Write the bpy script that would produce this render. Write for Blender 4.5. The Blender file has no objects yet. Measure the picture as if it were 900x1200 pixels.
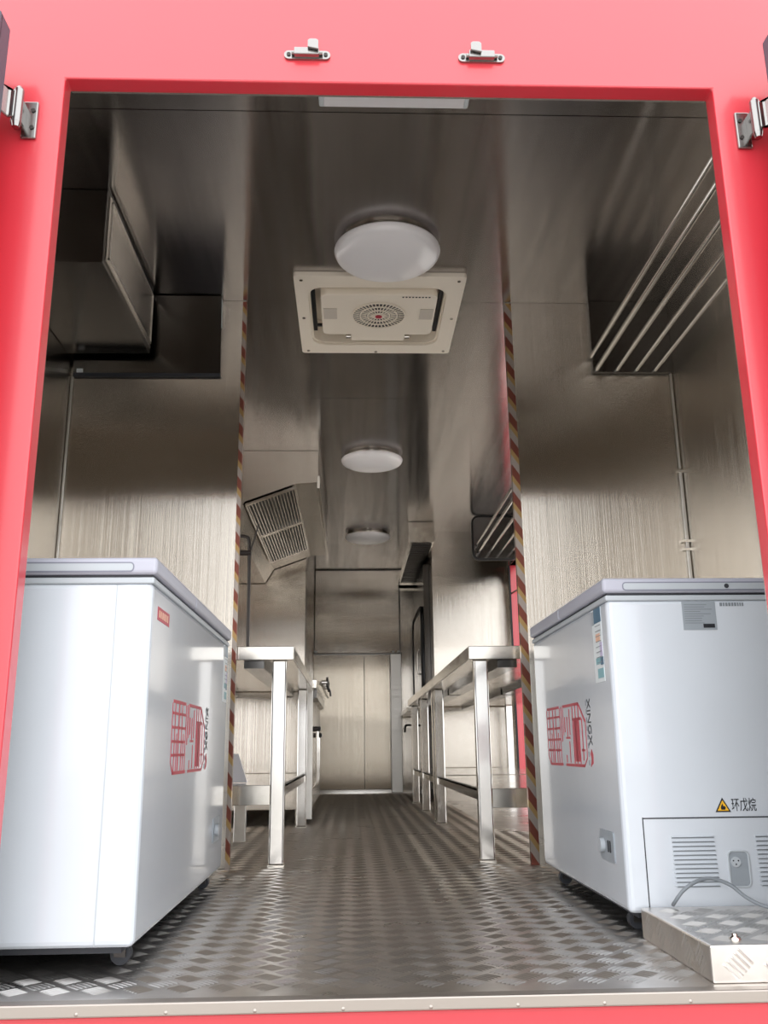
import bpy, bmesh, math, random
from mathutils import Vector, Matrix
random.seed(7)
SC = bpy.context.scene
COL = SC.collection
PI = math.pi

# ------------------------------------------------------------------ camera
F_PX, YAW, PITCH, ROLL, EYE = 1048.94, 0.0382, 0.2595, -0.0114, 0.4254
cy, sy, cp, sp = math.cos(YAW), math.sin(YAW), math.cos(PITCH), math.sin(PITCH)
fwd = Vector((sy*cp, cy*cp, sp)); rgt = Vector((cy, -sy, 0)); upv = rgt.cross(fwd)
cr, sr = math.cos(ROLL), math.sin(ROLL)
rgt, upv = cr*rgt + sr*upv, -sr*rgt + cr*upv
cam_d = bpy.data.cameras.new('camera'); cam = bpy.data.objects.new('camera', cam_d); COL.objects.link(cam)
cam_d.sensor_fit = 'VERTICAL'; cam_d.sensor_height = 36.0; cam_d.sensor_width = 27.0
cam_d.lens = F_PX/1200*36.0; cam_d.clip_start = 0.02; cam_d.clip_end = 300
cam.matrix_world = Matrix(((rgt.x, upv.x, -fwd.x, 0), (rgt.y, upv.y, -fwd.y, 0), (rgt.z, upv.z, -fwd.z, EYE), (0, 0, 0, 1)))
SC.camera = cam

# ------------------------------------------------------------------ overcast sky, exposure
w = bpy.data.worlds.new('overcast_sky'); SC.world = w; w.use_nodes = True
nt = w.node_tree; nt.nodes.clear()
out = nt.nodes.new('ShaderNodeOutputWorld'); bg = nt.nodes.new('ShaderNodeBackground')
tc = nt.nodes.new('ShaderNodeTexCoord'); sx = nt.nodes.new('ShaderNodeSeparateXYZ')
mr = nt.nodes.new('ShaderNodeMapRange'); mr.inputs[1].default_value = 0; mr.inputs[2].default_value = 1
mr.inputs[3].default_value = 1.75; mr.inputs[4].default_value = 1.8
nt.links.new(tc.outputs['Generated'], sx.inputs[0]); nt.links.new(sx.outputs[2], mr.inputs[0])
nt.links.new(mr.outputs[0], bg.inputs['Strength'])
bg.inputs['Color'].default_value = (0.97, 0.985, 1.0, 1)
nt.links.new(bg.outputs[0], out.inputs[0])
SC.view_settings.view_transform = 'Standard'; SC.view_settings.look = 'None'
SC.view_settings.gamma = 1.0; SC.view_settings.use_curve_mapping = False
SC.view_settings.exposure = 0.75
SC.cycles.use_denoising = True
SC.cycles.max_bounces = 14; SC.cycles.glossy_bounces = 10; SC.cycles.diffuse_bounces = 5
SC.cycles.sample_clamp_indirect = 6.0

# ------------------------------------------------------------------ materials
def lin(c):
    return tuple(((v/255)/12.92 if v/255 <= 0.04045 else ((v/255+0.055)/1.055)**2.4) for v in c)
def mat(name, rgb, rough=0.5, metal=0.0, coat=0.0, coat_rough=0.05, rough_var=0.0, var_scale=(3, 3, 3), bump=0.0, bump_scale=(2, 2, 2), col_var=0.0, spec=0.5, aniso=0.0, tangent=(1, 1, 0)):
    m = bpy.data.materials.new(name); m.use_nodes = True
    t = m.node_tree; b = t.nodes['Principled BSDF']
    c = lin(rgb)
    b.inputs['Base Color'].default_value = (*c, 1); b.inputs['Roughness'].default_value = rough
    b.inputs['Metallic'].default_value = metal
    b.inputs['Coat Weight'].default_value = coat; b.inputs['Coat Roughness'].default_value = coat_rough
    b.inputs['Specular IOR Level'].default_value = spec
    if aniso:
        b.inputs['Anisotropic'].default_value = aniso
        tg = t.nodes.new('ShaderNodeCombineXYZ')
        for k in range(3): tg.inputs[k].default_value = tangent[k]
        t.links.new(tg.outputs[0], b.inputs['Tangent'])
    tcn = None
    def noise(scale, detail=4):
        nonlocal tcn
        if tcn is None: tcn = t.nodes.new('ShaderNodeTexCoord')
        mp = t.nodes.new('ShaderNodeMapping'); mp.inputs['Scale'].default_value = scale
        n = t.nodes.new('ShaderNodeTexNoise'); n.inputs['Scale'].default_value = 1.0; n.inputs['Detail'].default_value = detail
        t.links.new(tcn.outputs['Object'], mp.inputs[0]); t.links.new(mp.outputs[0], n.inputs['Vector'])
        return n
    if rough_var:
        n = noise(var_scale); r = t.nodes.new('ShaderNodeMapRange')
        r.inputs[1].default_value = 0.3; r.inputs[2].default_value = 0.7
        r.inputs[3].default_value = max(0.01, rough-rough_var); r.inputs[4].default_value = rough+rough_var
        t.links.new(n.outputs[0], r.inputs[0]); t.links.new(r.outputs[0], b.inputs['Roughness'])
    if col_var:
        n = noise(tuple(s*1.7 for s in var_scale), 6); r = t.nodes.new('ShaderNodeMapRange')
        r.inputs[1].default_value = 0.3; r.inputs[2].default_value = 0.7
        r.inputs[3].default_value = 1-col_var; r.inputs[4].default_value = 1+col_var
        mx = t.nodes.new('ShaderNodeVectorMath'); mx.operation = 'SCALE'; mx.inputs[0].default_value = c
        t.links.new(n.outputs[0], r.inputs[0]); t.links.new(r.outputs[0], mx.inputs['Scale']); t.links.new(mx.outputs[0], b.inputs['Base Color'])
    if bump:
        n = noise(bump_scale, 2); bp = t.nodes.new('ShaderNodeBump'); bp.inputs['Strength'].default_value = 1.0; bp.inputs['Distance'].default_value = bump
        t.links.new(n.outputs[0], bp.inputs['Height']); t.links.new(bp.outputs[0], b.inputs['Normal'])
    return m
STEEL = (203, 196, 186)
M = dict(
    wall=mat('steel_wall', STEEL, 0.165, 1, rough_var=0.012, var_scale=(2, 2, 2), bump=0.00045, bump_scale=(1300, 1300, 0.2), aniso=1.0),
    ceil=mat('steel_ceiling', (188, 184, 182), 0.17, 1, rough_var=0.03, var_scale=(20, 0.6, 20), bump=0.0025, bump_scale=(2.0, 1.4, 2.0), col_var=0.04, aniso=1.0, tangent=(0, 1, 0)),
    steel=mat('steel_bright', (208, 203, 195), 0.17, 1, rough_var=0.05, var_scale=(8, 8, 8)),
    floor=mat('steel_tread', (222, 217, 212), 0.31, 1, rough_var=0.06, var_scale=(5, 5, 5), col_var=0.16),
    tread=mat('steel_tread_bar', (224, 220, 215), 0.33, 1),
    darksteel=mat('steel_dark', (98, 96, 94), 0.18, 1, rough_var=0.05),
    hardware=mat('hardware_chrome', (150, 148, 146), 0.24, 1),
    chrome=mat('chrome', (206, 203, 199), 0.14, 1),
    alu=mat('aluminium', (206, 203, 198), 0.36, 1, rough_var=0.06, var_scale=(2, 40, 40)),
    red=mat('red_paint', (204, 44, 58), 0.42, 0, coat=1.0, coat_rough=0.16, col_var=0.03, bump=0.0012, bump_scale=(5, 5, 5)),
    white=mat('white_enamel', (200, 206, 214), 0.22, 0, coat=0.6, coat_rough=0.06, col_var=0.015),
    lid=mat('grey_lid_plastic', (174, 175, 188), 0.35),
    rim=mat('pale_rim_plastic', (176, 182, 188), 0.35),
    black=mat('black_rubber', (24, 24, 26), 0.5),
    sill=mat('sill_aluminium', (172, 164, 157), 0.45, 1, rough_var=0.06, var_scale=(2, 40, 40)),
    warm=mat('steel_door', (184, 175, 161), 0.18, 1, rough_var=0.01, var_scale=(2, 2, 2), bump=0.00035, bump_scale=(1300, 1300, 0.2), aniso=1.0),
    seal=mat('grey_rubber', (74, 82, 94), 0.45),
    gap=mat('dark_gap', (46, 48, 54), 0.6),
    iron=mat('dark_iron', (66, 62, 60), 0.4, 0.7),
    cream=mat('cream_plastic', (240, 230, 214), 0.45),
    cream_dark=mat('cream_plastic_dull', (206, 197, 184), 0.5),
    lid_line=mat('lid_groove', (122, 124, 138), 0.45),
    lampw=mat('lamp_opal', (246, 244, 246), 0.28, coat=0.4),
    print_red=mat('print_red', (176, 36, 58), 0.45),
    print_black=mat('print_black', (30, 32, 38), 0.5),
    print_grey=mat('print_grey', (122, 128, 134), 0.5),
    plate=mat('plate_grey', (146, 153, 160), 0.4),
    stick_white=mat('sticker_white', (216, 222, 224), 0.4),
    stick_blue=mat('sticker_blue', (52, 96, 122), 0.4),
    stick_teal=mat('sticker_teal', (120, 168, 176), 0.4),
    stick_orange=mat('sticker_orange', (224, 178, 150), 0.4),
    stick_violet=mat('sticker_violet', (188, 178, 206), 0.4),
    yellow=mat('warning_yellow', (236, 180, 40), 0.45),
    cord=mat('grey_cord', (122, 128, 134), 0.5),
    paper=mat('white_board', (226, 224, 230), 0.6),
    ground=mat('concrete', (184, 180, 174), 0.85, col_var=0.1),
    leaf=mat('leaf_green', (86, 118, 52), 0.6, col_var=0.3),
    wood=mat('bark', (92, 74, 58), 0.8),
    glassd=mat('dark_glass', (18, 22, 34), 0.08),
    plaster=mat('white_plaster', (226, 224, 218), 0.8),
    oil=mat('oil_cup_black', (40, 32, 30), 0.4),
)
def tape_material():
    m = bpy.data.materials.new('hazard_tape'); m.use_nodes = True; t = m.node_tree; b = t.nodes['Principled BSDF']
    b.inputs['Roughness'].default_value = 0.32; b.inputs['Metallic'].default_value = 0.7
    tcn = t.nodes.new('ShaderNodeTexCoord'); s = t.nodes.new('ShaderNodeSeparateXYZ'); t.links.new(tcn.outputs['Object'], s.inputs[0])
    a = t.nodes.new('ShaderNodeMath'); a.operation = 'MULTIPLY_ADD'; a.inputs[1].default_value = 1.5
    t.links.new(s.outputs[0], a.inputs[0]); t.links.new(s.outputs[2], a.inputs[2])
    d = t.nodes.new('ShaderNodeMath'); d.operation = 'MULTIPLY'; d.inputs[1].default_value = 1/0.118; t.links.new(a.outputs[0], d.inputs[0])
    fr = t.nodes.new('ShaderNodeMath'); fr.operation = 'FRACT'; t.links.new(d.outputs[0], fr.inputs[0])
    r = t.nodes.new('ShaderNodeValToRGB'); r.color_ramp.interpolation = 'CONSTANT'
    e = r.color_ramp.elements; e[0].position = 0; e[0].color = (*lin((176, 164, 156)), 1); e[1].position = 0.36; e[1].color = (*lin((180, 148, 98)), 1)
    n = e.new(0.60); n.color = (*lin((132, 76, 64)), 1)
    t.links.new(fr.outputs[0], r.inputs[0]); t.links.new(r.outputs[0], b.inputs['Base Color'])
    return m
M['tape'] = tape_material()

# ------------------------------------------------------------------ mesh helpers
class MB:
    """collects shapes into one mesh object"""
    def __init__(s): s.v = []; s.f = []; s.sm = []
    def add(s, vs, fs, smooth=False):
        o = len(s.v); s.v += [tuple(v) for v in vs]; s.f += [tuple(i+o for i in f) for f in fs]; s.sm += [smooth]*len(fs); return s
    def box(s, x0, x1, y0, y1, z0, z1):
        x0, x1 = sorted((x0, x1)); y0, y1 = sorted((y0, y1)); z0, z1 = sorted((z0, z1))
        return s.add([(x0,y0,z0),(x1,y0,z0),(x1,y1,z0),(x0,y1,z0),(x0,y0,z1),(x1,y0,z1),(x1,y1,z1),(x0,y1,z1)],
                     [(0,3,2,1),(4,5,6,7),(0,1,5,4),(1,2,6,5),(2,3,7,6),(3,0,4,7)])
    def cyl(s, a, b, r, n=16, r2=None, smooth=True):
        a, b = Vector(a), Vector(b); r2 = r if r2 is None else r2
        d = (b-a).normalized(); u = d.orthogonal().normalized(); w_ = d.cross(u)
        vs = [a+(u*math.cos(2*PI*k/n)+w_*math.sin(2*PI*k/n))*r for k in range(n)] + [b+(u*math.cos(2*PI*k/n)+w_*math.sin(2*PI*k/n))*r2 for k in range(n)]
        s.add(vs, [(k, (k+1) % n, n+(k+1) % n, n+k) for k in range(n)], smooth)
        return s.add(vs, [tuple(range(n-1, -1, -1)), tuple(range(n, 2*n))])
    def tube(s, pts, r, n=10):
        pts = [Vector(p) for p in pts]; rings = []
        u = (pts[1]-pts[0]).normalized().orthogonal().normalized()
        for i, p in enumerate(pts):
            d = (pts[min(i+1, len(pts)-1)]-pts[max(i-1, 0)]).normalized()
            u = (u-d*u.dot(d)).normalized(); w_ = d.cross(u)
            rings.append([p+(u*math.cos(2*PI*k/n)+w_*math.sin(2*PI*k/n))*r for k in range(n)])
        vs = [v for q in rings for v in q]
        fs = [(i*n+k, i*n+(k+1) % n, (i+1)*n+(k+1) % n, (i+1)*n+k) for i in range(len(pts)-1) for k in range(n)]
        s.add(vs, fs, True)
        return s.add(vs, [tuple(range(n-1, -1, -1)), tuple(range((len(pts)-1)*n, len(pts)*n))])
    def lathe(s, prof, c, n=48):
        vs = [(c[0]+r*math.cos(2*PI*k/n), c[1]+r*math.sin(2*PI*k/n), c[2]+z) for r, z in prof for k in range(n)]
        fs = [(i*n+k, i*n+(k+1) % n, (i+1)*n+(k+1) % n, (i+1)*n+k) for i in range(len(prof)-1) for k in range(n)]
        return s.add(vs, fs, True)
    def prism(s, poly, axis, a, b):
        """poly of 2-tuples extruded along axis ('x','y','z') from a to b"""
        def P(p, t):
            return {'x': (t, p[0], p[1]), 'y': (p[0], t, p[1]), 'z': (p[0], p[1], t)}[axis]
        n = len(poly)
        vs = [P(p, a) for p in poly]+[P(p, b) for p in poly]
        return s.add(vs, [(k, (k+1) % n, n+(k+1) % n, n+k) for k in range(n)]+[tuple(range(n-1, -1, -1)), tuple(range(n, 2*n))])
def rrect(x0, x1, y0, y1, r, n=5):
    pts = []
    for cx, cy_, a0 in ((x1-r, y1-r, 0), (x0+r, y1-r, 90), (x0+r, y0+r, 180), (x1-r, y0+r, 270)):
        for k in range(n+1):
            a = math.radians(a0+90*k/n); pts.append((cx+r*math.cos(a), cy_+r*math.sin(a)))
    return pts
def ring_prism(mb, outer, inner, axis, a, b):
    n = len(outer)
    def P(p, t): return {'x': (t, p[0], p[1]), 'y': (p[0], t, p[1]), 'z': (p[0], p[1], t)}[axis]
    vs = [P(p, a) for p in outer]+[P(p, a) for p in inner]+[P(p, b) for p in outer]+[P(p, b) for p in inner]
    fs = []
    for k in range(n):
        j = (k+1) % n
        fs += [(k, j, n+j, n+k), (2*n+k, 3*n+k, 3*n+j, 2*n+j), (k, 2*n+k, 2*n+j, j), (n+k, n+j, 3*n+j, 3*n+k)]
    return mb.add(vs, fs)
def fix_normals(me):
    bm = bmesh.new(); bm.from_mesh(me); bmesh.ops.recalc_face_normals(bm, faces=bm.faces); bm.to_mesh(me); bm.free()
def obj(name, mb, material, parent=None, bevel=0.0, seg=2, recalc=True):
    me = bpy.data.meshes.new(name); me.from_pydata(mb.v, [], mb.f); me.update()
    for p, s_ in zip(me.polygons, mb.sm): p.use_smooth = s_
    if recalc: fix_normals(me)
    me.materials.append(M[material] if isinstance(material, str) else material)
    o = bpy.data.objects.new(name, me); COL.objects.link(o)
    if parent is not None:
        o.parent = parent
        base = parent
        while base.parent is not None: base = base.parent
        if base.type == 'EMPTY' and base.get('_w'):            # shapes given in world coordinates
            me.transform(base.matrix_basis.inverted())
    if bevel:
        b = o.modifiers.new('bevel', 'BEVEL'); b.width = bevel; b.segments = seg; b.limit_method = 'ANGLE'; b.harden_normals = False
    return o
def tag(o, label, cat, group=None):
    o['label'] = label; o['category'] = cat
    if group: o['group'] = group
    return o
def thing(name, label, cat, loc=(0, 0, 0), rz=0, group=None, world=True):
    o = bpy.data.objects.new(name, None); COL.objects.link(o); o.empty_display_size = 0.05
    o.location = loc; o.rotation_euler = (0, 0, rz)
    o.matrix_basis = Matrix.Translation(loc) @ Matrix.Rotation(rz, 4, 'Z')
    if world: o['_w'] = 1
    return tag(o, label, cat, group)
def struct(name, mb, m, bevel=0.0):
    o = obj(name, mb, m, None, bevel); o['kind'] = 'structure'; return o
def B(*a): return MB().box(*a)
def text_mb(body, size, place, depth=0.0008):
    """flat lettering; place maps (u, v, w) of the text plane to a point"""
    c = bpy.data.curves.new('lettering', 'FONT'); c.body = body; c.size = size; c.extrude = depth; c.align_x = 'LEFT'
    c.resolution_u = 3
    o = bpy.data.objects.new('lettering', c); COL.objects.link(o)
    dg = bpy.context.evaluated_depsgraph_get(); me = bpy.data.meshes.new_from_object(o.evaluated_get(dg))
    mb = MB()
    if len(me.vertices):
        xs = [v.co.x for v in me.vertices]; ys = [v.co.y for v in me.vertices]
        x0, y0, wd, ht = min(xs), min(ys), max(xs)-min(xs), max(ys)-min(ys)
        mb.add([place((v.co.x-x0)/wd, (v.co.y-y0)/ht, v.co.z+depth) for v in me.vertices], [tuple(p.vertices) for p in me.polygons])
    bpy.data.objects.remove(o); bpy.data.curves.remove(c); bpy.data.meshes.remove(me)
    return mb

# ------------------------------------------------------------------ dimensions
D, T_IN = 1.777, 1.822          # outer face of the rear wall, inside edge of the door frame
XL, XR, H = -0.662, 0.864, 1.942
WL, WR, C, FW = -1.187, 1.400, 2.331, 9.69
P1, P2 = 3.57, 7.87             # the two pairs of bulkheads
PL, PR = -0.455, 0.678

# ------------------------------------------------------------------ setting
def tread_bars(x0, x1, y0, y1, place, skip=None, s=0.0545):
    mb = MB(); c45 = math.sqrt(.5)
    hl, hw, hz = 0.0205, 0.0027, 0.0013
    n = int(max(x1-x0, y1-y0)*1.5/s)+2
    cxm, cym = (x0+x1)/2, (y0+y1)/2
    vs, fs = [], []
    for i in range(-n, n):
        for j in range(-n, n):
            u, v = i*s, j*s
            cx, cyy = cxm+(u-v)*c45, cym+(u+v)*c45
            if not (x0+.03 < cx < x1-.03 and y0+.03 < cyy < y1-.03): continue
            if skip and skip(cx, cyy): continue
            d = (c45, c45) if (i+j) % 2 else (-c45, c45); q = (-d[1], d[0])
            for k in range(-2, 3):
                bx, by = cx+q[0]*k*0.0098, cyy+q[1]*k*0.0098
                o = len(vs)
                for a, b_, z in ((-hl, -hw, 0), (hl, -hw, 0), (hl, hw, 0), (-hl, hw, 0), (-hl*.7, 0, hz), (hl*.7, 0, hz)):
                    vs.append(place(bx+d[0]*a+q[0]*b_, by+d[1]*a+q[1]*b_, z))
                fs += [(o, o+1, o+5, o+4), (o+2, o+3, o+4, o+5), (o+3, o, o+4), (o+1, o+2, o+5)]
    return mb.add(vs, fs)
floor = struct('floor', B(WL, WR, D+0.003, FW, -0.06, 0), 'floor')
tb = obj('tread_bars', tread_bars(WL, WR, D+0.002, FW-0.3, lambda x, y, z: (x, y, z),
         skip=lambda x, y: (x < -0.62 and 2.3 < y < 3.5) or (x > 0.9 and y < 3.5) or (abs(x) > 0.8 and y > 5)), 'tread', floor, recalc=False)
tb['kind'] = 'stuff'

roof = struct('ceiling', B(WL-.06, WR+.06, D, FW+.06, 2.44, 2.50), 'red')
vx0, vx1, vy0, vy1 = -0.185, 0.415, 3.405, 3.965      # hatch cut-out for the roof fan
seams = [T_IN+.01, 2.36, P1, 4.69, 6.0, 7.2, 8.45, FW]
for a, b in zip(seams[:-1], seams[1:]):
    mb = MB(); g = 0.0018; a += g; b -= g
    z0, z1 = C, C+0.02
    if a < vy1 and b > vy0:
        mb.box(WL, vx0, a, b, z0, z1); mb.box(vx1, WR, a, b, z0, z1)
        if a < vy0: mb.box(vx0, vx1, a, vy0, z0, z1)
        if b > vy1: mb.box(vx0, vx1, vy1, b, z0, z1)
    else: mb.box(WL, WR, a, b, z0, z1)
    obj('panel', mb, 'ceil', roof)

# opening of the serving hatch in the far stretch of the side wall
OY0, OY1, OZ0, OZ1 = 4.05, 7.74, 0.03, 1.985
def holed(x0, x1, ya, yb, za, zb, o0=OY0, o1=OY1):
    return MB().box(x0, x1, ya, o0, za, zb).box(x0, x1, o1, yb, za, zb).box(x0, x1, o0, o1, za, OZ0).box(x0, x1, o0, o1, OZ1, zb)
wl = struct('wall_left', holed(WL-.02, WL, T_IN, FW, 0, C+.1, 3.95, 5.50), 'wall')      # unseen opening, added to let daylight in from this side
obj('outer_skin', holed(WL-.06, WL-.02, D, FW+.06, -.45, 2.44, 3.95, 5.50), 'red', wl)
wr = struct('wall_right', holed(WR, WR+.02, T_IN, FW, 0, C+.1), 'wall')
obj('outer_skin', holed(WR+.02, WR+.06, D, FW+.06, -.45, 2.44), 'red', wr)
wb = struct('wall_back', B(WL, WR, FW, FW+.05, 0, C+.1), 'wall')
obj('outer_skin', B(WL-.06, WR+.06, FW+.05, FW+.09, -.45, 2.44), 'red', wb)
trim = struct('trim_2', MB().box(WR-.002, WR+.085, OY1-.02, OY1+.03, OZ0, OZ1+.04), 'red')
obj('head_strip', B(WR-.002, WR+.085, OY0, OY1-.021, OZ1, OZ1+.04), 'steel', trim)
obj('rubber_seal', B(WR-.012, WR+.0, OY1-.035, OY1-.0, OZ0, OZ1), 'black', trim)

wf = struct('wall_front', MB().prism([(WL-.10, -.02), (XL, -.02), (XL, H), (XR, H), (XR, -.02), (WR+.10, -.02), (WR+.10, 2.53), (WL-.10, 2.53)], 'y', D, T_IN), 'red', 0.004)
obj('door_frame_sill', B(WL-.10, WR+.10, D-.012, T_IN-.05, -.45, -.022), 'red', wf, 0.004)
obj('inner_lining', MB().box(WL, XL-.004, T_IN+.001, T_IN+.008, 0, C).box(XR+.004, WR, T_IN+.001, T_IN+.008, 0, C).box(XL, XR, T_IN+.001, T_IN+.008, H+.004, C), 'wall', wf)
sill = struct('trim_1', B(WL-.02, WR+.02, D-.028, D+.003, -.021, 0.0015), 'sill', 0.003)
for k in range(16):
    x = -1.1+k*0.155
    obj('rivet', MB().lathe([(0, .002), (.002, .0016), (.0035, 0)], (0, 0, 0), 10), 'sill', sill)
    r = sill.children[-1]; r.rotation_euler = (PI/2, 0, 0); r.location = (x, D-.028, -.015)

def bulkhead(name, x0, x1, y0, y1, tape=None):
    o = struct(name, B(x0, x1, y0, y1, 0, C), 'wall')
    if tape:
        a, b = tape
        obj('hazard_tape', B(a, b, y0-.0025, y0-.0002, 0.0, C-.005), 'tape', o)
    return o
bl = bulkhead('wall_partition_left', WL, PL, P1, P1+.022, (-.470, PL+.001))
br = bulkhead('wall_partition_right', PR, WR, P1, P1+.022, (PR-.001, .708))
bulkhead('wall_bulkhead_left', WL, -.405, P2, P2+.30)
bulkhead('wall_bulkhead_right', .725, WR, P2, P2+.30)
for o in (bl, br):
    s_ = -1 if o is bl else 1
    x = PL if s_ < 0 else PR
    obj('tape_return', B(x-.0015, x+.0015, P1-.002, P1+.022, 0, C-.005), 'tape', o)
# corner cover strips
t3 = struct('trim_3', B(WR-.017, WR-.003, P1-.012, P1-.001, 0.05, 1.545), 'alu', 0.002)
for z in (1.545, 1.245, 1.21):
    obj('clip', B(WR-.034, WR+.0, P1-.0145, P1-.001, z-.005, z+.005), 'steel', t3)
struct('trim_4', B(WR-.014, WR-.004, P1-.008, P1-.001, 1.56, 2.0), 'alu', 0.002)
struct('trim_5', B(WL+.002, WL+.012, P1-.008, P1-.001, 0.05, 1.97), 'alu', 0.002)

# far end: double-leaf panel, post and the flap above
dr = struct('door_1', B(-.40, .137, FW-.035, FW-.005, 0.03, 1.40), 'warm', 0.003)
obj('leaf', B(.141, .41, FW-.035, FW-.005, 0.03, 1.40), 'warm', dr, 0.003)
obj('threshold', B(-.40, .42, FW-.06, FW-.005, 0.0, 0.028), 'chrome', dr)
obj('post', B(.416, .53, FW-.09, FW-.004, 0.0, 1.41), 'alu', dr, 0.004)
flap = thing('wall_flap', 'mirror-polished steel flap closing the wall above the double-leaf panel', 'panel', (.07, FW-.05, 1.42))
fo = obj('flap_sheet', B(-.387, .518, FW-.075, FW-.03, 1.425, C-.012), 'wall', flap, 0.004)
obj('frame', MB().box(-.40, .532, FW-.03, FW-.002, 1.41, C-.002), 'darksteel', flap)
for x in (-.377, .45, .505):
    obj('film_scrap', B(x-.012, x+.012, FW-.0765, FW-.0755, 1.430, 1.445), 'stick_white', flap)

# ------------------------------------------------------------------ ground
struct('ground', B(-60, 60, -60, 60, -0.95, -0.80), 'ground')

# ------------------------------------------------------------------ doors swung open
def open_door(name, s):
    hx = -.765 if s < 0 else .956
    d = struct(name, B(hx, hx+s*.76, 1.648, 1.690, 0.0, 1.992), 'red')
    obj('steel_lining', B(hx+s*.012, hx+s*.75, 1.642, 1.648, .01, 1.985), 'darksteel', d)
    obj('rubber_seal', MB().box(hx-s*.004, hx+s*.03, 1.634, 1.648, 0, 1.995).box(hx-s*.004, hx+s*.002, 1.640, 1.692, 0, 1.995), 'seal', d, 0.003)
    return d
door2, door3 = open_door('door_2', -1), open_door('door_3', 1)
def hinge(door, s, x):
    zc = 1.826
    h = obj('hinge', B(x, x-s*.034, D-.008, D-.0002, zc-.052, zc+.045), 'hardware', door, 0.003)
    obj('door_plate', MB().prism([(x-s*.002, D-.058), (x+s*.012, D-.058), (x+s*.024, D-.084), (x+s*.060, D-.084), (x+s*.060, D-.078), (x+s*.027, D-.078), (x+s*.015, D-.050), (x-s*.002, D-.050)], 'z', zc-.034, zc+.036), 'hardware', h, 0.003)
    obj('knuckle', MB().box(x+s*.016, x-s*.010, D-.034, D-.006, zc-.032, zc+.030), 'hardware', h, 0.003)
    bx_ = x-s*.004; by_ = D-.046
    obj('barrel', MB().cyl((bx_, by_, zc-.042), (bx_, by_, zc+.042), .011, 16), 'hardware', h)
    obj('pin_cap', MB().cyl((bx_, by_, zc+.042), (bx_, by_, zc+.050), .011, 8, .007), 'hardware', h)
    obj('pin_cap', MB().cyl((bx_, by_, zc-.042), (bx_, by_, zc-.054), .011, 8, .008), 'hardware', h)
    for dz in (-.025, .02):
        obj('screw', MB().cyl((x-s*.024, D-.0085, zc+dz), (x-s*.024, D-.0105, zc+dz), .005, 12), 'iron', h)
hinge(door2, -1, -.748); hinge(door3, 1, .940)
def latch(label, x0, x1, tab):
    z = 2.014; xc = (x0+x1)/2
    t = thing('door_latch', label, 'latch', (xc, D, z-.012), group='spring catches above the door opening')
    o = obj('base_plate', MB().prism(rrect(x0, x1, z-.0115, z+.0115, .011), 'y', D-.006, D-.0002), 'hardware', t)
    obj('housing', B(x0+.024, x1-.026, D-.020, D-.005, z-.009, z+.010), 'hardware', t, 0.002)
    obj('bolt', MB().cyl((x0+.018, D-.012, z), (x1-.018, D-.012, z), .005, 12), 'hardware', t)
    obj('thumb_tab', MB().prism([(tab-.013, z+.004), (tab+.013, z-.002), (tab+.013, z+.022), (tab+.008, z+.027), (tab-.008, z+.027), (tab-.013, z+.022)], 'y', D-.0215, D-.028), 'hardware', t, 0.0015)
    for x in (x0+.011, x1-.011):
        obj('screw', MB().cyl((x, D-.006, z), (x, D-.0085, z), .0048, 12), 'iron', t)
latch('chrome spring catch on the red header, above the side with the range hood', -.156, -.047, -.087)
latch('chrome spring catch on the red header, above the side with the serving hatch', .257, .368, .297)

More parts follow.
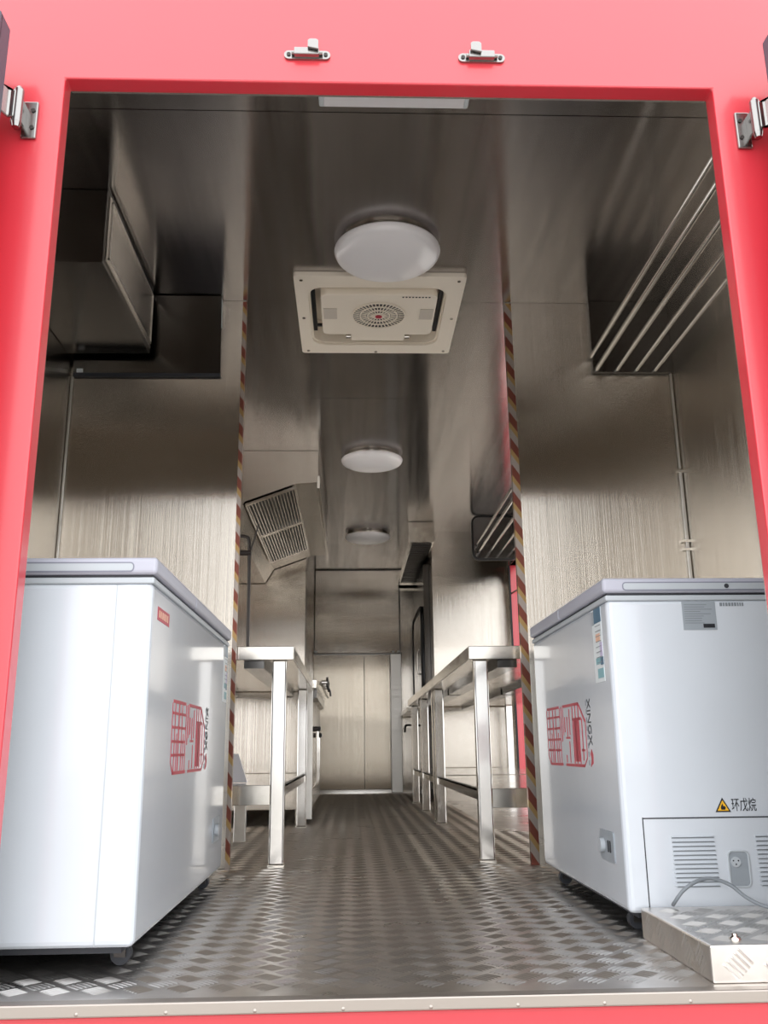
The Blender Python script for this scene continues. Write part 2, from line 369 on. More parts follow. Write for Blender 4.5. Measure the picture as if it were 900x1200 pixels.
# ------------------------------------------------------------------ chest freezers
def freezer(label, loc, rz, L, lid_split, logo_x, dial_x, red_x, sticker_x):
    """local frame: front face on y=0 (faces -y), x runs to the compressor end, z up"""
    W = 0.665
    t = thing('chest_freezer', label, 'freezer', loc, rz, 'chest freezers', world=False)
    body = obj('body', B(0, L, 0, W, .05, .787), 'white', t, 0.014, 3)
    obj('top_rim', B(-.002, L+.002, -.002, W+.002, .783, .797), 'rim', t, 0.003)
    obj('lid_gap_shadow', B(.004, L-.004, .004, W-.004, .797, .803), 'gap', t)  # dark strip gives the shadow line in the gap below the lids
    for a, b in ((-.006, lid_split-.001), (lid_split+.001, L+.006)):
        ld = obj('lid', B(a, b, -.008, W, .803, .841), 'lid', t, 0.009, 3)
    # shallow grip strips along both lid ends
    for xx, s in ((-.006, -1), (L+.006, 1)):
        gp = obj('grip', MB().prism(rrect(.045, W-.05, .811, .827, .006), 'x', xx-.0012 if s < 0 else xx-.004, xx+.004 if s < 0 else xx+.0012), 'rim', t)
        obj('grip_groove', ring_prism(MB(), rrect(.042, W-.047, .808, .830, .009), rrect(.045, W-.05, .811, .827, .006), 'x', xx-.0009 if s < 0 else xx-.004, xx+.004 if s < 0 else xx+.0009), 'lid_line', gp)
    obj('lock', MB().cyl((L+.006, .31, .819), (L+.0085, .31, .819), .006, 12), 'gap', t)
    obj('base_frame', B(.03, L-.03, .03, W-.03, .036, .052), 'gap', t)
    for cx in (.10, L-.10):
        for cy_ in (.045, W-.06):
            c = obj('caster', MB().cyl((cx-.012, cy_, .022), (cx+.012, cy_, .022), .0205, 18), 'gap', t)
            obj('fork', MB().box(cx-.018, cx-.014, cy_-.012, cy_+.012, .018, .05).box(cx+.014, cx+.018, cy_-.012, cy_+.012, .018, .05).box(cx-.018, cx+.018, cy_-.012, cy_+.012, .0435, .05), 'iron', c)
    # plain end: pressed seam
    obj('seam', MB().box(-.0008, .0005, .0765, .0785, .055, .78), 'rim', t)
    # compressor end: sheet seams, louvres, socket
    e = L
    obj('seam', MB().box(e-.001, e+.0008, .047, .0495, .055, .262).box(e-.001, e+.0008, .048, W-.01, .2585, .2615), 'gap', t)
    for y0, y1 in ((.113, .217), (.315, .42)):
        for k in range(12):
            z = .214-k*.00985
            mb = MB().prism([(y0+k*.0004, z), (y1+k*.0004, z), (y1+k*.0004-.003, z+.0028), (y0+k*.0004+.003, z+.0028)], 'x', e-.0005, e+.0009)
            sl = obj('louvre_slot', mb, 'print_grey', t)
            obj('louvre_lip', B(e-.001, e+.0035, y0, y1, z+.0028, z+.0048), 'white', sl, 0.001)
    fr = obj('socket_surround', ring_prism(MB(), rrect(.243, .296, .103, .186, .012), rrect(.247, .292, .107, .182, .009), 'x', e-.002, e+.0025), 'rim', t, 0.001)
    obj('socket_recess', MB().prism(rrect(.246, .293, .106, .183, .009), 'x', e-.001, e+.0006), 'plate', t)
    sk = obj('socket', MB().cyl((e+.0004, .262, .160), (e+.003, .262, .160), .0115, 20), 'rim', t)
    for dy, dz in ((-.006, .003), (.006, .003), (0, -.005)):
        obj('pin_hole', MB().cyl((e+.003, .262+dy, .160+dz), (e+.0036, .262+dy, .160+dz), .0018, 8), 'print_black', sk)
    # rating plate with rows of fine print too small to read
    pl = obj('rating_plate', B(e-.001, e+.001, .192, .278, .708, .780), 'plate', t)
    mb = MB()
    for k in range(9):
        zz = .772-k*.0058; mb.box(e+.0009, e+.0014, .197, .197+.072*(0.55+.45*random.random()), zz-.0009, zz+.0009)
    obj('fine_print', mb, 'print_grey', pl)
    obj('bar_code', MB().box(e+.0009, e+.0015, .243, .272, .7135, .7235), 'print_black', pl)
    mb = MB(); x = .290
    for k in range(9):
        wd = .0035+.0035*random.random(); mb.box(e-.0003, e+.0008, x, x+wd, .768, .777); x += wd+.0022
    obj('serial_number', mb, 'print_grey', t)
    tr = obj('warning_sign', MB().prism([(.226, .272), (.264, .272), (.245, .305)], 'x', e-.0005, e+.0008), 'print_black', t)
    obj('warning_field', MB().prism([(.2312, .2752), (.2588, .2752), (.245, .2990)], 'x', e+.0005, e+.0013), 'yellow', tr)
    obj('flame_mark', MB().prism([(.2405, .2775), (.2495, .2775), (.2515, .282), (.2485, .287), (.2465, .2845), (.2445, .2915), (.2405, .286), (.2395, .2815)], 'x', e+.001, e+.0017), 'print_black', tr)
    obj('lettering', text_mb('环戊烷', .03, lambda u, v, w_: (e-.0002+min(w_, .001), .2665+u*.060, .2735+v*.0305)), 'print_black', t)
    # front face: brand panel
    lx, lw, z0, z1 = logo_x, .50, .372, .550
    mb = MB()
    def R(a, b, c, d): mb.box(lx+a*lw, lx+b*lw, -.0009, .0006, z0+c*(z1-z0), z0+d*(z1-z0))
    # first character: two stacks of boxes in a chamfered frame
    for c0, c1 in ((.02, .17), (.20, .36)):
        for zz in (.80, .61, .42, .24): R(c0, c1, zz, zz+.038)
        R((c0*.6+c1*.4)-.007, (c0*.6+c1*.4)+.003, .05, .95)
        R(c0+.11, c0+.117, .05, .55)
    R(.02, .36, .955, 1.0); R(.06, .40, .0, .045); R(.0, .008, .16, .955); R(.17, .19, .05, .95); R(.37, .377, .04, .96)
    mb.prism([(lx, z0+.16*(z1-z0)), (lx+.008*lw, z0+.16*(z1-z0)), (lx+.075*lw, z0+.03*(z1-z0)), (lx+.06*lw, z0)], 'y', -.0009, .0006)
    # second character: upright strokes
    R(.46, .85, .955, 1.0); R(.46, .467, .50, .955); R(.48, .92, .0, .045)
    for xx, a, b in ((.42, .40, .98), (.50, .55, .80), (.56, .48, .80), (.62, .50, .92), (.70, .05, .95), (.77, .05, .98), (.84, .05, .96), (.91, .10, .74), (.51, .06, .18), (.60, .06, .40)): R(xx-.006, xx+.008, a, b)
    R(.52, .62, .44, .475); R(.70, .90, .72, .765); R(.72, .83, .08, .72); R(.985, .993, .13, .70); R(.88, .95, .24, .275)
    mb.prism([(lx+.85*lw, z1), (lx+.83*lw, z1), (lx+.975*lw, z0+.68*(z1-z0)), (lx+.993*lw, z0+.70*(z1-z0))], 'y', -.0009, .0006)
    mb.prism([(lx+.993*lw, z0+.14*(z1-z0)), (lx+.978*lw, z0+.14*(z1-z0)), (lx+.90*lw, z0), (lx+.92*lw, z0)], 'y', -.0009, .0006)
    obj('brand_characters', mb, 'print_red', t)
    bx_ = lx+lw*1.045
    nm = text_mb('XINGX', .03, lambda u, v, w_: (bx_+v*.034, -.0002-min(w_, .0008), z1+.004-u*.124))
    obj('brand_name', nm, 'print_black', t)
    obj('brand_emblem', MB().prism([(bx_+.004, z0+.002), (bx_+.030, z0+.012), (bx_+.034, z0+.034), (bx_+.02, z0+.048), (bx_+.006, z0+.036), (bx_+.016, z0+.024)], 'y', -.0009, .0004), 'print_red', t)
    mb = MB(); zz = z1
    for k in range(8):
        mb.box(bx_-.014, bx_-.005, -.0008, .0004, zz-.014, zz); zz -= .0226
    obj('tag_line', mb, 'print_grey', t)
    # control panel with dial
    cpn = obj('control_panel', MB().prism(rrect(dial_x, dial_x+.125, .150, .222, .008), 'y', -.003, .001), 'plate', t)
    obj('dial', MB().cyl((dial_x+.034, -.003, .186), (dial_x+.034, -.014, .186), .017, 20), 'rim', cpn)
    for dx in (.078, .096):
        obj('indicator', MB().prism(rrect(dial_x+dx-.005, dial_x+dx+.005, .172, .200, .004), 'y', -.0045, -.0028), 'print_black', cpn)
    if red_x is not None:
        st = obj('red_sticker', B(red_x, red_x+.13, -.0008, .0004, .712, .742), 'print_red', t)
        mb = MB()
        for k in range(6): mb.box(red_x+.012+k*.018, red_x+.022+k*.018, -.0013, -.0006, .719, .735)
        obj('sticker_print', mb, 'stick_orange', st)
    sx_ = sticker_x
    es = obj('energy_label', B(sx_, sx_+.088, -.0010, .0004, .588, .778), 'stick_white', t)
    for m_, a, b, c, d in (('stick_blue', .024, .088, .740, .778), ('plate', .0, .022, .738, .774), ('stick_orange', .03, .070, .692, .712), ('stick_violet', .062, .086, .652, .688), ('stick_teal', .02, .060, .634, .650), ('stick_blue', .062, .088, .630, .650), ('stick_teal', .03, .084, .598, .622)):
        obj('label_field', B(sx_+a, sx_+b, -.0016, -.0008, c, d), m_, es)
    mb = MB()
    for k in range(8): mb.box(sx_+.03, sx_+.08, -.0022, -.0014, .733-k*.0135, .7315-k*.0135)
    obj('label_lines', mb, 'print_grey', es)
    return t
freezer('white chest freezer with grey lid showing its plain seamed end to the doorway', (-.433, 1.953, 0), PI/2, 1.245, .51, .285, 1.02, .06, 1.135)
freezer('white chest freezer with louvred compressor end, rating plate and triangular warning sign', (.645, 3.173, 0), -PI/2, .947, .45, .165, .738, None, .800)

# ------------------------------------------------------------------ tread-plate step and the cord on it
st = thing('step_box', 'low tread-plate step in front of the louvred freezer', 'step', (.9, 2.0, 0))
SX0, SX1, SY0, SY1, SZ = .668, 1.385, 1.800, 2.215, .066
sb = obj('step_body', B(SX0, SX1, SY0, SY1, 0.0, SZ), 'floor', st, 0.004)
mb = tread_bars(SX0, SX1, SY0, SY1, lambda x, y, z: (x, y, SZ+z))
for (a0, a1, c0, c1, pl) in ((SY0, SY1, -.02, SZ+.02, lambda a, c, z: (SX0-z, a, c)), (SX0, SX1, -.02, SZ+.02, lambda a, c, z: (a, SY0-z, c))):
    q = tread_bars(a0, a1, c0, c1, pl, skip=lambda a, c: not (.012 < c < SZ-.012))
    mb.add(q.v, q.f)
sbs = obj('tread_bars', mb, 'tread', st, recalc=False); sbs['kind'] = 'stuff'
obj('bolt', MB().lathe([(.012, 0), (.012, .004), (.006, .006), (.006, .011), (0, .012)], (.735, 1.845, SZ), 8), 'steel', st)
def smooth_path(pts, n=8):
    P = [Vector(p) for p in pts]; P = [2*P[0]-P[1]]+P+[2*P[-1]-P[-2]]; o = []
    for i in range(1, len(P)-2):
        for k in range(n):
            u = k/n; a, b, c, d = P[i-1:i+3]
            o.append(.5*((2*b)+(c-a)*u+(2*a-5*b+4*c-d)*u*u+(3*b-a-3*c+d)*u**3))
    return o+[P[-2]]
tag(obj('power_cord', MB().tube(smooth_path([(.742, 2.205, .0725), (.736, 2.17, .085), (.752, 2.16, .108), (.785, 2.165, .126), (.825, 2.175, .131), (.865, 2.17, .118), (.895, 2.15, .092), (.930, 2.12, .0765), (1.0, 2.08, .0725), (1.12, 2.05, .0725), (1.25, 2.06, .0725)]), .0043, 10), 'cord'),
    'grey power cord arching over the tread-plate step', 'cord')

# ------------------------------------------------------------------ work tables
def table(label, x_edge, x_wall, y0, y1, legs, shelf_z, leg_in=.03, rear=()):
    s = 1 if x_wall > x_edge else -1
    t = thing('work_table', label, 'table', ((x_edge+x_wall)/2, (y0+y1)/2, 0), group='stainless work tables')
    obj('table_top', B(x_edge, x_wall, y0, y1, .776, .830), 'steel', t, 0.003)
    for z in (0,):
        obj('top_stiffener', MB().box(x_edge+s*.12, x_edge+s*.20, y0+.03, y1-.03, .745, .776).box(x_edge+s*.45, x_edge+s*.53, y0+.03, y1-.03, .745, .776), 'darksteel', t)
    xs = (x_edge+s*(leg_in), x_wall-s*.09)
    for y in legs:
        for x in xs:
            lg = obj('leg', B(min(x, x+s*.056), max(x, x+s*.056), y, y+.056, .006, .776), 'chrome', t, 0.006)
            obj('foot', B(min(x, x+s*.056)-.004, max(x, x+s*.056)+.004, y-.004, y+.060, 0, .007), 'steel', lg)
    xa, xb = x_edge+s*(leg_in+.01), x_wall-s*.05
    obj('undershelf', MB().box(xa, xb, y0+.09, y1-.06, shelf_z-.012, shelf_z).box(xa, xb, y0+.088, y0+.100, shelf_z-.075, shelf_z).box(xa, xa+s*.012, y0+.09, y1-.06, shelf_z-.045, shelf_z), 'steel', t, 0.002)
    for (xx, yy) in rear:
        obj('shelf_support', B(xx-.028, xx+.028, yy, yy+.05, 0, shelf_z-.012), 'alu', t, 0.003)
    return t
table('stainless work table between the taped bulkhead and the stove', -.229, WL+.02, 3.61, 5.56, (3.63, 5.40), .295, .030, ((-.545, 4.62),))
table('stainless work table beside the serving hatch, its end against the taped bulkhead', .478, WR-.02, 3.65, 5.60, (3.67, 5.50), .270, .022)
table('stainless work table beside the serving hatch, its end against the plain bulkhead', .478, WR-.02, 5.605, 7.73, (5.66, 6.60, 7.62), .270, .022)
kn = thing('table_cap', 'small black cap lying on the table next to the stove', 'cap', (-.448, 3.95, .83))
obj('cap_disc', MB().cyl((-.448, 3.95, .83), (-.448, 3.95, .842), .02, 18), 'black', kn)
obj('cap_knob', MB().cyl((-.448, 3.95, .842), (-.448, 3.95, .865), .009, 14), 'black', kn)
bd = tag(obj('board_offcut', MB().prism([(-.545, .297), (-.445, .297), (-.485, .415), (-.545, .415)], 'y', 4.00, 4.012), 'paper', None), 'white board offcut standing on the undershelf of the table', 'board')

# ------------------------------------------------------------------ stove with gas valves
sv = thing('gas_stove', 'stainless gas stove under the grilled range hood', 'stove', (-.7, 6.5, 0))
obj('body', B(WL+.02, -.245, 5.62, 7.30, .085, .795), 'wall', sv, 0.003)
obj('top', B(WL+.02, -.212, 5.61, 7.32, .795, .848), 'steel', sv, 0.004)
obj('corner_post', B(-.292, -.236, 5.612, 5.66, .03, .795), 'alu', sv, 0.003)
obj('front_gutter', MB().prism([(-.245, .73), (-.215, .745), (-.215, .795), (-.245, .795)], 'y', 5.70, 7.28), 'darksteel', sv)
for y in (5.7, 7.2):
    for x in (-1.1, -.32):
        obj('foot', MB().cyl((x, y, 0), (x, y, .086), .022, 14), 'steel', sv)
for y in (6.0, 6.8):
    bn = obj('burner_ring', MB().lathe([(.17, 0), (.20, 0), (.20, .03), (.17, .03), (.17, 0)], (-.66, y, .848), 28), 'iron', sv)
    obj('burner_head', MB().lathe([(0, .02), (.06, .018), (.08, 0)], (-.66, y, .848), 20), 'iron', bn)
rail = obj('gas_rail', MB().tube(smooth_path([(-.205, 5.64, .83), (-.19, 5.72, .83), (-.185, 6.0, .83), (-.185, 7.2, .83)]), .011, 10), 'chrome', sv)
for y, z in ((5.70, .836), (5.86, .832), (6.05, .83)):
    hd = obj('valve', MB().cyl((-.19, y, z), (-.150, y, z), .013, 12), 'chrome', sv)
    mbv = MB()
    for k in range(4):
        a = PI/4+k*PI/2
        mbv.cyl((-.150, y, z), (-.150, y+.030*math.cos(a), z+.030*math.sin(a)), .0055, 8)
        mbv.cyl((-.156, y+.030*math.cos(a), z+.030*math.sin(a)), (-.144, y+.030*math.cos(a), z+.030*math.sin(a)), .010, 10)
    obj('cross_handle', mbv, 'iron', hd)
obj('spray_lever', MB().tube([(-.15, 5.86, .82), (-.135, 5.86, .79), (-.132, 5.86, .76)], .006, 8), 'iron', sv)
for y, z in ((5.78, .555), (6.02, .52)):
    v = obj('gas_cock', MB().cyl((-.245, y, z), (-.195, y, z), .016, 12), 'iron', sv)
    obj('cock_handle', B(-.208, -.190, y-.035, y+.012, z-.008, z+.010), 'black', v, 0.003)
    obj('gas_pipe', MB().tube(smooth_path([(-.212, y, z-.01), (-.212, y, .40), (-.215, y+.01, .24), (-.24, y+.02, .20)]), .009, 8), 'chrome', v)

# ------------------------------------------------------------------ range hood with baffle filters
HY0, HY1 = 5.60, 7.84
hd = thing('range_hood', 'stainless range hood with slanting slatted grease filters', 'hood', (-.7, 6.7, 1.9))
obj('canopy', MB().prism([(WL+.005, C-.002), (WL+.005, 1.86), (-.76, 1.86), (-.685, 1.985), (-.36, 2.105), (-.215, 2.115), (-.215, C-.002)], 'y', HY0, HY1), 'wall', hd)
obj('front_lip', MB().box(-.222, -.200, HY0-.004, HY1, 2.075, 2.16), 'steel', hd, 0.003)
ax, az, bx2, bz = -.675, 1.972, -.375, 2.083       # lower and upper edge of the filter plane
ln = math.hypot(bx2-ax, bz-az); ux, uz = (bx2-ax)/ln, (bz-az)/ln; nx, nz = uz, -ux
for y0, y1 in ((HY0+.03, 6.48), (6.54, 7.42)):
    def q(s, d): return (ax+ux*s+nx*d, az+uz*s+nz*d)
    tray = obj('filter_frame', MB().prism([q(0, 0), q(ln, 0), q(ln, .012), q(0, .012)], 'y', y0-.03, y0).prism([q(0, 0), q(ln, 0), q(ln, .012), q(0, .012)], 'y', y1, y1+.03).prism([q(-.012, 0), q(0, 0), q(0, .012), q(-.012, .012)], 'y', y0-.03, y1+.03).prism([q(ln, 0), q(ln+.012, 0), q(ln+.012, .012), q(ln, .012)], 'y', y0-.03, y1+.03), 'steel', hd)
    obj('filter_back', MB().prism([q(0, -.001), q(ln, -.001), q(ln, .001), q(0, .001)], 'y', y0, y1), 'iron', tray)
    NS = 15
    for k in range(NS):
        a = (k+.18)*ln/NS; b = (k+.66)*ln/NS
        obj('slat', MB().prism([q(a, .002), q(b, .002), q(b-.002, .012), q(a+.002, .012)], 'y', y0, y1), 'steel', tray)
cup = obj('oil_cup', MB().cyl((-.735, 5.78, 1.685), (-.655, 5.78, 1.685), .018, 14), 'oil', hd)
obj('cup_rod', MB().cyl((-.66, 5.78, 1.70), (-.60, 5.70, 1.862), .005, 8), 'iron', hd)
obj('drain_pipe', MB().tube(smooth_path([(-.80, 5.78, 1.80), (-.70, 5.78, 1.795), (-.672, 5.78, 1.77), (-.668, 5.78, 1.69), (-.664, 5.78, 1.40), (-.66, 5.78, .90)]), .011, 10), 'iron', hd)

# ------------------------------------------------------------------ overhead rod racks
def rack(label, y0, y1, xs, z, xe, rounded):
    t = thing('rod_rack', label, 'rack', (1.2, (y0+y1)/2, z), group='overhead rod racks')
    if rounded:
        obj('end_plate', MB().prism(rrect(xe-.035, WR-.002, z-.045, C-.002, .05), 'y', y1, y1+.018), 'darksteel', t)
        obj('plate_rim', ring_prism(MB(), rrect(xe-.045, WR-.001, z-.055, C-.001, .06), rrect(xe-.030, WR-.012, z-.040, C-.012, .05), 'y', y1-.012, y1+.016), 'black', t)
    else:
        obj('end_plate', B(xe-.012, WR-.002, y1, y1+.018, z-.012, C-.003), 'darksteel', t)
    obj('near_bracket', MB().box(xe-.01, WR-.002, y0-.012, y0, z-.012, z+.012).box(xe-.012, xe+.008, y0-.012, y0, z-.012, C-.002), 'steel', t)
    for x in xs: obj('rod', MB().cyl((x, y0, z), (x, y1, z), .0105, 12), 'chrome', t)
    obj('guard_rod', MB().cyl((xe-.012, y0, z+.062), (xe-.012, y1, z+.062), .0105, 12), 'chrome', t)
    return t
rack('overhead rack of steel rods above the louvred freezer', 1.90, P1-.022, (1.064, 1.152, 1.237, 1.319), 2.005, 1.060, False)
rack('overhead rack of steel rods with black rounded end plate above the serving hatch', 5.0, 7.30, (1.06, 1.15, 1.24, 1.33), 2.00, 1.06, True)

# overhead box and the loose sheet behind it
oc = thing('overhead_locker', 'polished steel locker hung under the ceiling above the plain-ended freezer', 'locker', (-1.0, 3.1, 2.04))
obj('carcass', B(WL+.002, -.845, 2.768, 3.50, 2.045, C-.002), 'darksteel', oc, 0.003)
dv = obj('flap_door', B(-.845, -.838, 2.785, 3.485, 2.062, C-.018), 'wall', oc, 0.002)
obj('door_trim', MB().box(-.838, -.834, 2.80, 3.47, 2.075, 2.081).box(-.838, -.834, 2.80, 3.47, C-.038, C-.032).box(-.838, -.834, 2.80, 2.806, 2.075, C-.032).box(-.838, -.834, 3.464, 3.47, 2.075, C-.032), 'alu', dv)
# thin sheet leaning away from the bulkhead at the top
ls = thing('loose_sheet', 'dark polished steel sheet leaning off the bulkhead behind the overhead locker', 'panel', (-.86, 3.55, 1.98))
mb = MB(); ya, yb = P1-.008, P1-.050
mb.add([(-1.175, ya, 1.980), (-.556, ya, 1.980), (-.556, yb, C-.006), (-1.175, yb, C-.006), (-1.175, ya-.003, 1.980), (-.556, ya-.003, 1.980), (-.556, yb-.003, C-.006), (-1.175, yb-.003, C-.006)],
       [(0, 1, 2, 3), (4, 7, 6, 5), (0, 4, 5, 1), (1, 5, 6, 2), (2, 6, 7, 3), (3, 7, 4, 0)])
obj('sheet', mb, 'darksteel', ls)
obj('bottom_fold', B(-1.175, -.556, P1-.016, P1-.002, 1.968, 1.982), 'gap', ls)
obj('lit_gap_wedge', MB().prism([(P1-.006, 2.20), (P1-.006, C-.01), (yb+.004, C-.01)], 'x', -.562, -.556), 'stick_white', ls)  # white wedge stands in for light showing in the gap behind the sheet
obj('lit_gap_wedge', MB().box(-1.16, -1.135, P1-.018, P1-.003, 1.985, 2.0), 'stick_white', ls)  # small white block, the same bright gap at the lower corner

# ------------------------------------------------------------------ ceiling lamps
def lamp(label, x, y):
    t = thing('ceiling_lamp', label, 'lamp', (x, y, C-.1), group='round ceiling lamps')
    obj('base_ring', MB().lathe([(.0, 0), (.176, 0), (.180, -.003), (.182, -.024), (.179, -.028), (.0, -.028)], (x, y, C)), 'steel', t)
    pr = [(.2055, -.024), (.207, -.030), (.203, -.038)]+[(.203*math.cos(a), -.038-.042*math.sin(a)) for a in [PI/2*k/12 for k in range(1, 13)]]
    obj('opal_dome', MB().lathe([(.175, -.022)]+pr, (x, y, C)), 'lampw', t)
lamp('round opal ceiling lamp next to the roof fan', .143, 3.115)
lamp('round opal ceiling lamp between the roof fan and the range hood', .141, 5.72)
lamp('round opal ceiling lamp in front of the mirror-polished wall flap', .152, 7.95)
lt = thing('light_batten', 'flat pale light batten just inside the red door header', 'lamp', (.13, 2.25, C-.03))
obj('batten_body', B(-.095, .357, 2.19, 2.305, C-.028, C-.0005), 'stick_white', lt, 0.006)
obj('diffuser', B(-.08, .342, 2.20, 2.295, C-.034, C-.028), 'lampw', lt, 0.003)
obj('switch_tab', B(.09, .16, 2.21, 2.23, C-.040, C-.034), 'chrome', lt)

# ------------------------------------------------------------------ roof fan
vf = thing('roof_fan', 'cream plastic roof fan with round grille and red hub', 'fan', (.12, 3.68, C-.03))
N = 6
fo_, fi_ = rrect(-.236, .482, 3.312, 4.052, .015, N), rrect(vx0+.004, vx1-.004, vy0+.004, vy1-.004, .07, N)
obj('flange', ring_prism(MB(), fo_, fi_, 'z', C-.022, C-.0005), 'cream', vf, 0.003)
obj('housing', ring_prism(MB(), rrect(vx0+.002, vx1-.002, vy0+.002, vy1-.002, .072, N), rrect(vx0+.012, vx1-.012, vy0+.012, vy1-.012, .065, N), 'z', C-.01, 2.436).box(vx0+.01, vx1-.01, vy0+.01, vy1-.01, 2.428, 2.438), 'cream', vf)
obj('recess_gap_shade', MB().box(vx0+.013, vx0+.030, 3.47, 3.86, C+.004, C+.03).box(vx1-.030, vx1-.013, 3.47, 3.86, C+.004, C+.03).box(vx0+.02, vx1-.02, 3.835, 3.85, C+.02, C+.03), 'black', vf)  # black strips paint the shade in the gaps around the cover plate
cv = obj('cover_plate', MB().prism(rrect(-.128, .372, 3.425, 3.800, .03, N), 'z', C-.046, C+.02), 'cream', vf, 0.006)
gz = C-.047
gc = (.124, 3.605); GR = .118
gd = obj('grille', MB().cyl((gc[0], gc[1], gz+.002), (gc[0], gc[1], gz-.0006), GR, 48), 'iron', vf)
for r0, r1 in ((.113, .120), (.079, .085), (.046, .052)):
    obj('grille_ring', ring_prism(MB(), [(gc[0]+r1*math.cos(2*PI*k/40), gc[1]+r1*math.sin(2*PI*k/40)) for k in range(40)], [(gc[0]+r0*math.cos(2*PI*k/40), gc[1]+r0*math.sin(2*PI*k/40)) for k in range(40)], 'z', gz-.005, gz), 'cream', gd)
mb = MB()
for (r0, r1, n) in ((.054, .078, 30), (.087, .112, 40), (.022, .045, 18)):
    for k in range(n):
        a = 2*PI*k/n; c, s = math.cos(a), math.sin(a); hw = .0021
        mb.prism([(gc[0]+r0*c-hw*s, gc[1]+r0*s+hw*c), (gc[0]+r1*c-hw*s, gc[1]+r1*s+hw*c), (gc[0]+r1*c+hw*s, gc[1]+r1*s-hw*c), (gc[0]+r0*c+hw*s, gc[1]+r0*s-hw*c)], 'z', gz-.004, gz)
gb = obj('grille_bars', mb, 'cream', gd); gb['kind'] = 'stuff'
hb = obj('hub', MB().cyl((gc[0], gc[1], gz), (gc[0], gc[1], gz-.006), .023, 24), 'cream', gd)
obj('hub_badge', MB().cyl((gc[0], gc[1], gz-.006), (gc[0], gc[1], gz-.008), .015, 20), 'print_red', vf)
for x0, x1 in ((-.118, -.06), (.305, .363)):
    obj('finger_recess', B(x0, x1, 3.545, 3.64, gz-.0012, gz+.002), 'cream_dark', cv)
for k in range(9):
    obj('vent_slot', B(.22+k*.014, .228+k*.014, 3.437, 3.444, gz-.0006, gz+.002), 'iron', cv)
hg = obj('hinge_bar', B(.002, .252, 3.806, 3.895, C-.030, C-.004), 'cream', vf, 0.004)
for x0, x1 in ((-.022, .0), (.254, .276)):
    obj('hinge_pin', MB().cyl((x0, 3.872, C-.018), (x1, 3.872, C-.018), .010, 12), 'chrome', hg)
for x, y in ((-.205, 3.345), (.452, 3.345), (-.205, 4.02), (.452, 4.02), (-.21, 3.68), (.456, 3.68), (.123, 4.03)):
    obj('screw', MB().cyl((x, y, C-.022), (x, y, C-.025), .0075, 10), 'chrome', vf)

# ------------------------------------------------------------------ behind the second pair of bulkheads
dc = thing('cable_duct', 'square steel duct running along the ceiling to the wall flap', 'duct', (.6, 8.5, 2.15))
obj('duct_body', B(.497, .718, 7.50, FW-.10, 2.150, C-.002), 'steel', dc, 0.003)
obj('duct_grille', MB().box(.53, .70, 7.56, 9.4, 2.142, 2.150), 'iron', dc)
for k in range(22):
    obj('duct_slat', B(.535, .695, 7.60+k*.08, 7.66+k*.08, 2.138, 2.142), 'iron', dc)
tc_ = thing('tall_cabinet', 'tall dark steel cabinet with black round-cornered glass door', 'cabinet', (.95, 8.9, 0))
obj('carcass', B(.672, WR-.02, 8.20, FW-.10, .08, 2.10), 'darksteel', tc_, 0.004)
gdoor = obj('glass_door', MB().prism(rrect(8.34, 9.50, .90, 1.72, .12), 'x', .655, .672), 'glassd', tc_)
obj('door_gasket', ring_prism(MB(), rrect(8.32, 9.52, .88, 1.74, .13), rrect(8.36, 9.48, .92, 1.70, .11), 'x', .648, .668), 'black', gdoor)
obj('door_handle', MB().tube(smooth_path([(.655, 8.42, 1.10), (.625, 8.42, 1.12), (.622, 8.42, 1.30), (.655, 8.42, 1.33)]), .008, 8), 'chrome', gdoor)
obj('kick_plate', B(.70, WR-.03, 8.22, FW-.12, 0, .08), 'iron', tc_)
sh = obj('side_shelf', B(.50, .672, 8.25, 9.45, .755, .79), 'steel', tc_, 0.003)
obj('tap', MB().tube(smooth_path([(.672, 8.6, .64), (.53, 8.6, .645), (.505, 8.6, .63), (.50, 8.6, .58)]), .010, 8), 'iron', tc_)

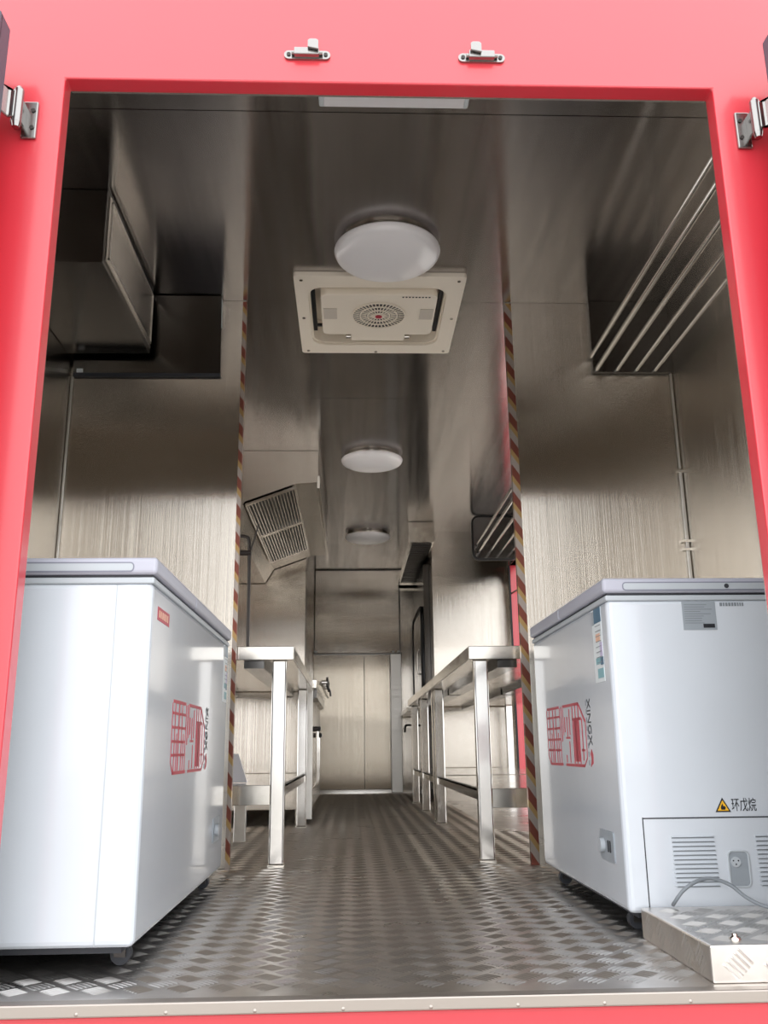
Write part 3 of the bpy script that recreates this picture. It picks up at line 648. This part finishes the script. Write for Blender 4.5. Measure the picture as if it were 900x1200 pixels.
# ------------------------------------------------------------------ outside the hatch
hs = thing('hatch_stay', 'white gas stay holding the serving hatch open', 'strut', (1.46, 7.6, 1.7))
obj('stay_rod', MB().cyl((1.405, 7.72, 1.735), (1.66, 7.25, 1.86), .008, 10), 'chrome', hs)
obj('stay_cylinder', MB().cyl((1.52, 7.508, 1.791), (1.66, 7.25, 1.86), .013, 12), 'stick_white', hs)
ht = thing('hatch_flap', 'red awning flap raised over the serving hatch', 'awning', (1.46, 5.9, 2.05))
obj('flap_panel', MB().prism([(WR+.062, 2.06), (WR+.068, 2.02), (2.40, 3.02), (2.38, 3.05)], 'y', OY0, OY1), 'red', ht)
obj('flap_lining', MB().prism([(WR+.066, 2.018), (WR+.070, 2.013), (2.403, 3.012), (2.400, 3.018)], 'y', OY0, OY1), 'steel', ht)
gw = thing('garden_wall', 'white plastered wall beyond the serving hatch', 'wall', (9, 26, -.8))
obj('wall_body', B(3.5, 16, 27, 27.3, -.8, 3.2), 'plaster', gw)
obj('coping', B(3.4, 16.1, 26.93, 27.37, 3.2, 3.32), 'rim', gw)
bu = thing('shrub', 'green leafy shrub standing before the white wall', 'shrub', (4.3, 20, -.8))
mb = MB(); rnd = random.Random(3)
for k in range(2600):
    a, b_, r = rnd.uniform(0, 2*PI), math.acos(rnd.uniform(-1, 1)), rnd.uniform(.55, 1.0)
    c = Vector((4.35+1.05*r*math.sin(b_)*math.cos(a), 20+1.0*r*math.sin(b_)*math.sin(a), .55+1.25*r*math.cos(b_)))
    d = Vector((rnd.uniform(-1, 1), rnd.uniform(-1, 1), rnd.uniform(-.6, 1))).normalized()*.10; e = d.orthogonal().normalized()*.045
    mb.add([c, c+d*.5+e, c+d, c+d*.5-e], [(0, 1, 2, 3)])
lv = obj('leaves', mb, 'leaf', bu, recalc=False); lv['kind'] = 'stuff'
for k in range(4):
    a = k*PI/2
    obj('stem', MB().tube([(4.35, 20, -.8), (4.35+.2*math.cos(a), 20+.2*math.sin(a), .0), (4.35+.5*math.cos(a), 20+.5*math.sin(a), .9)], .03, 8), 'wood', bu)

for o in list(bpy.data.objects):
    if '_w' in o: del o['_w']
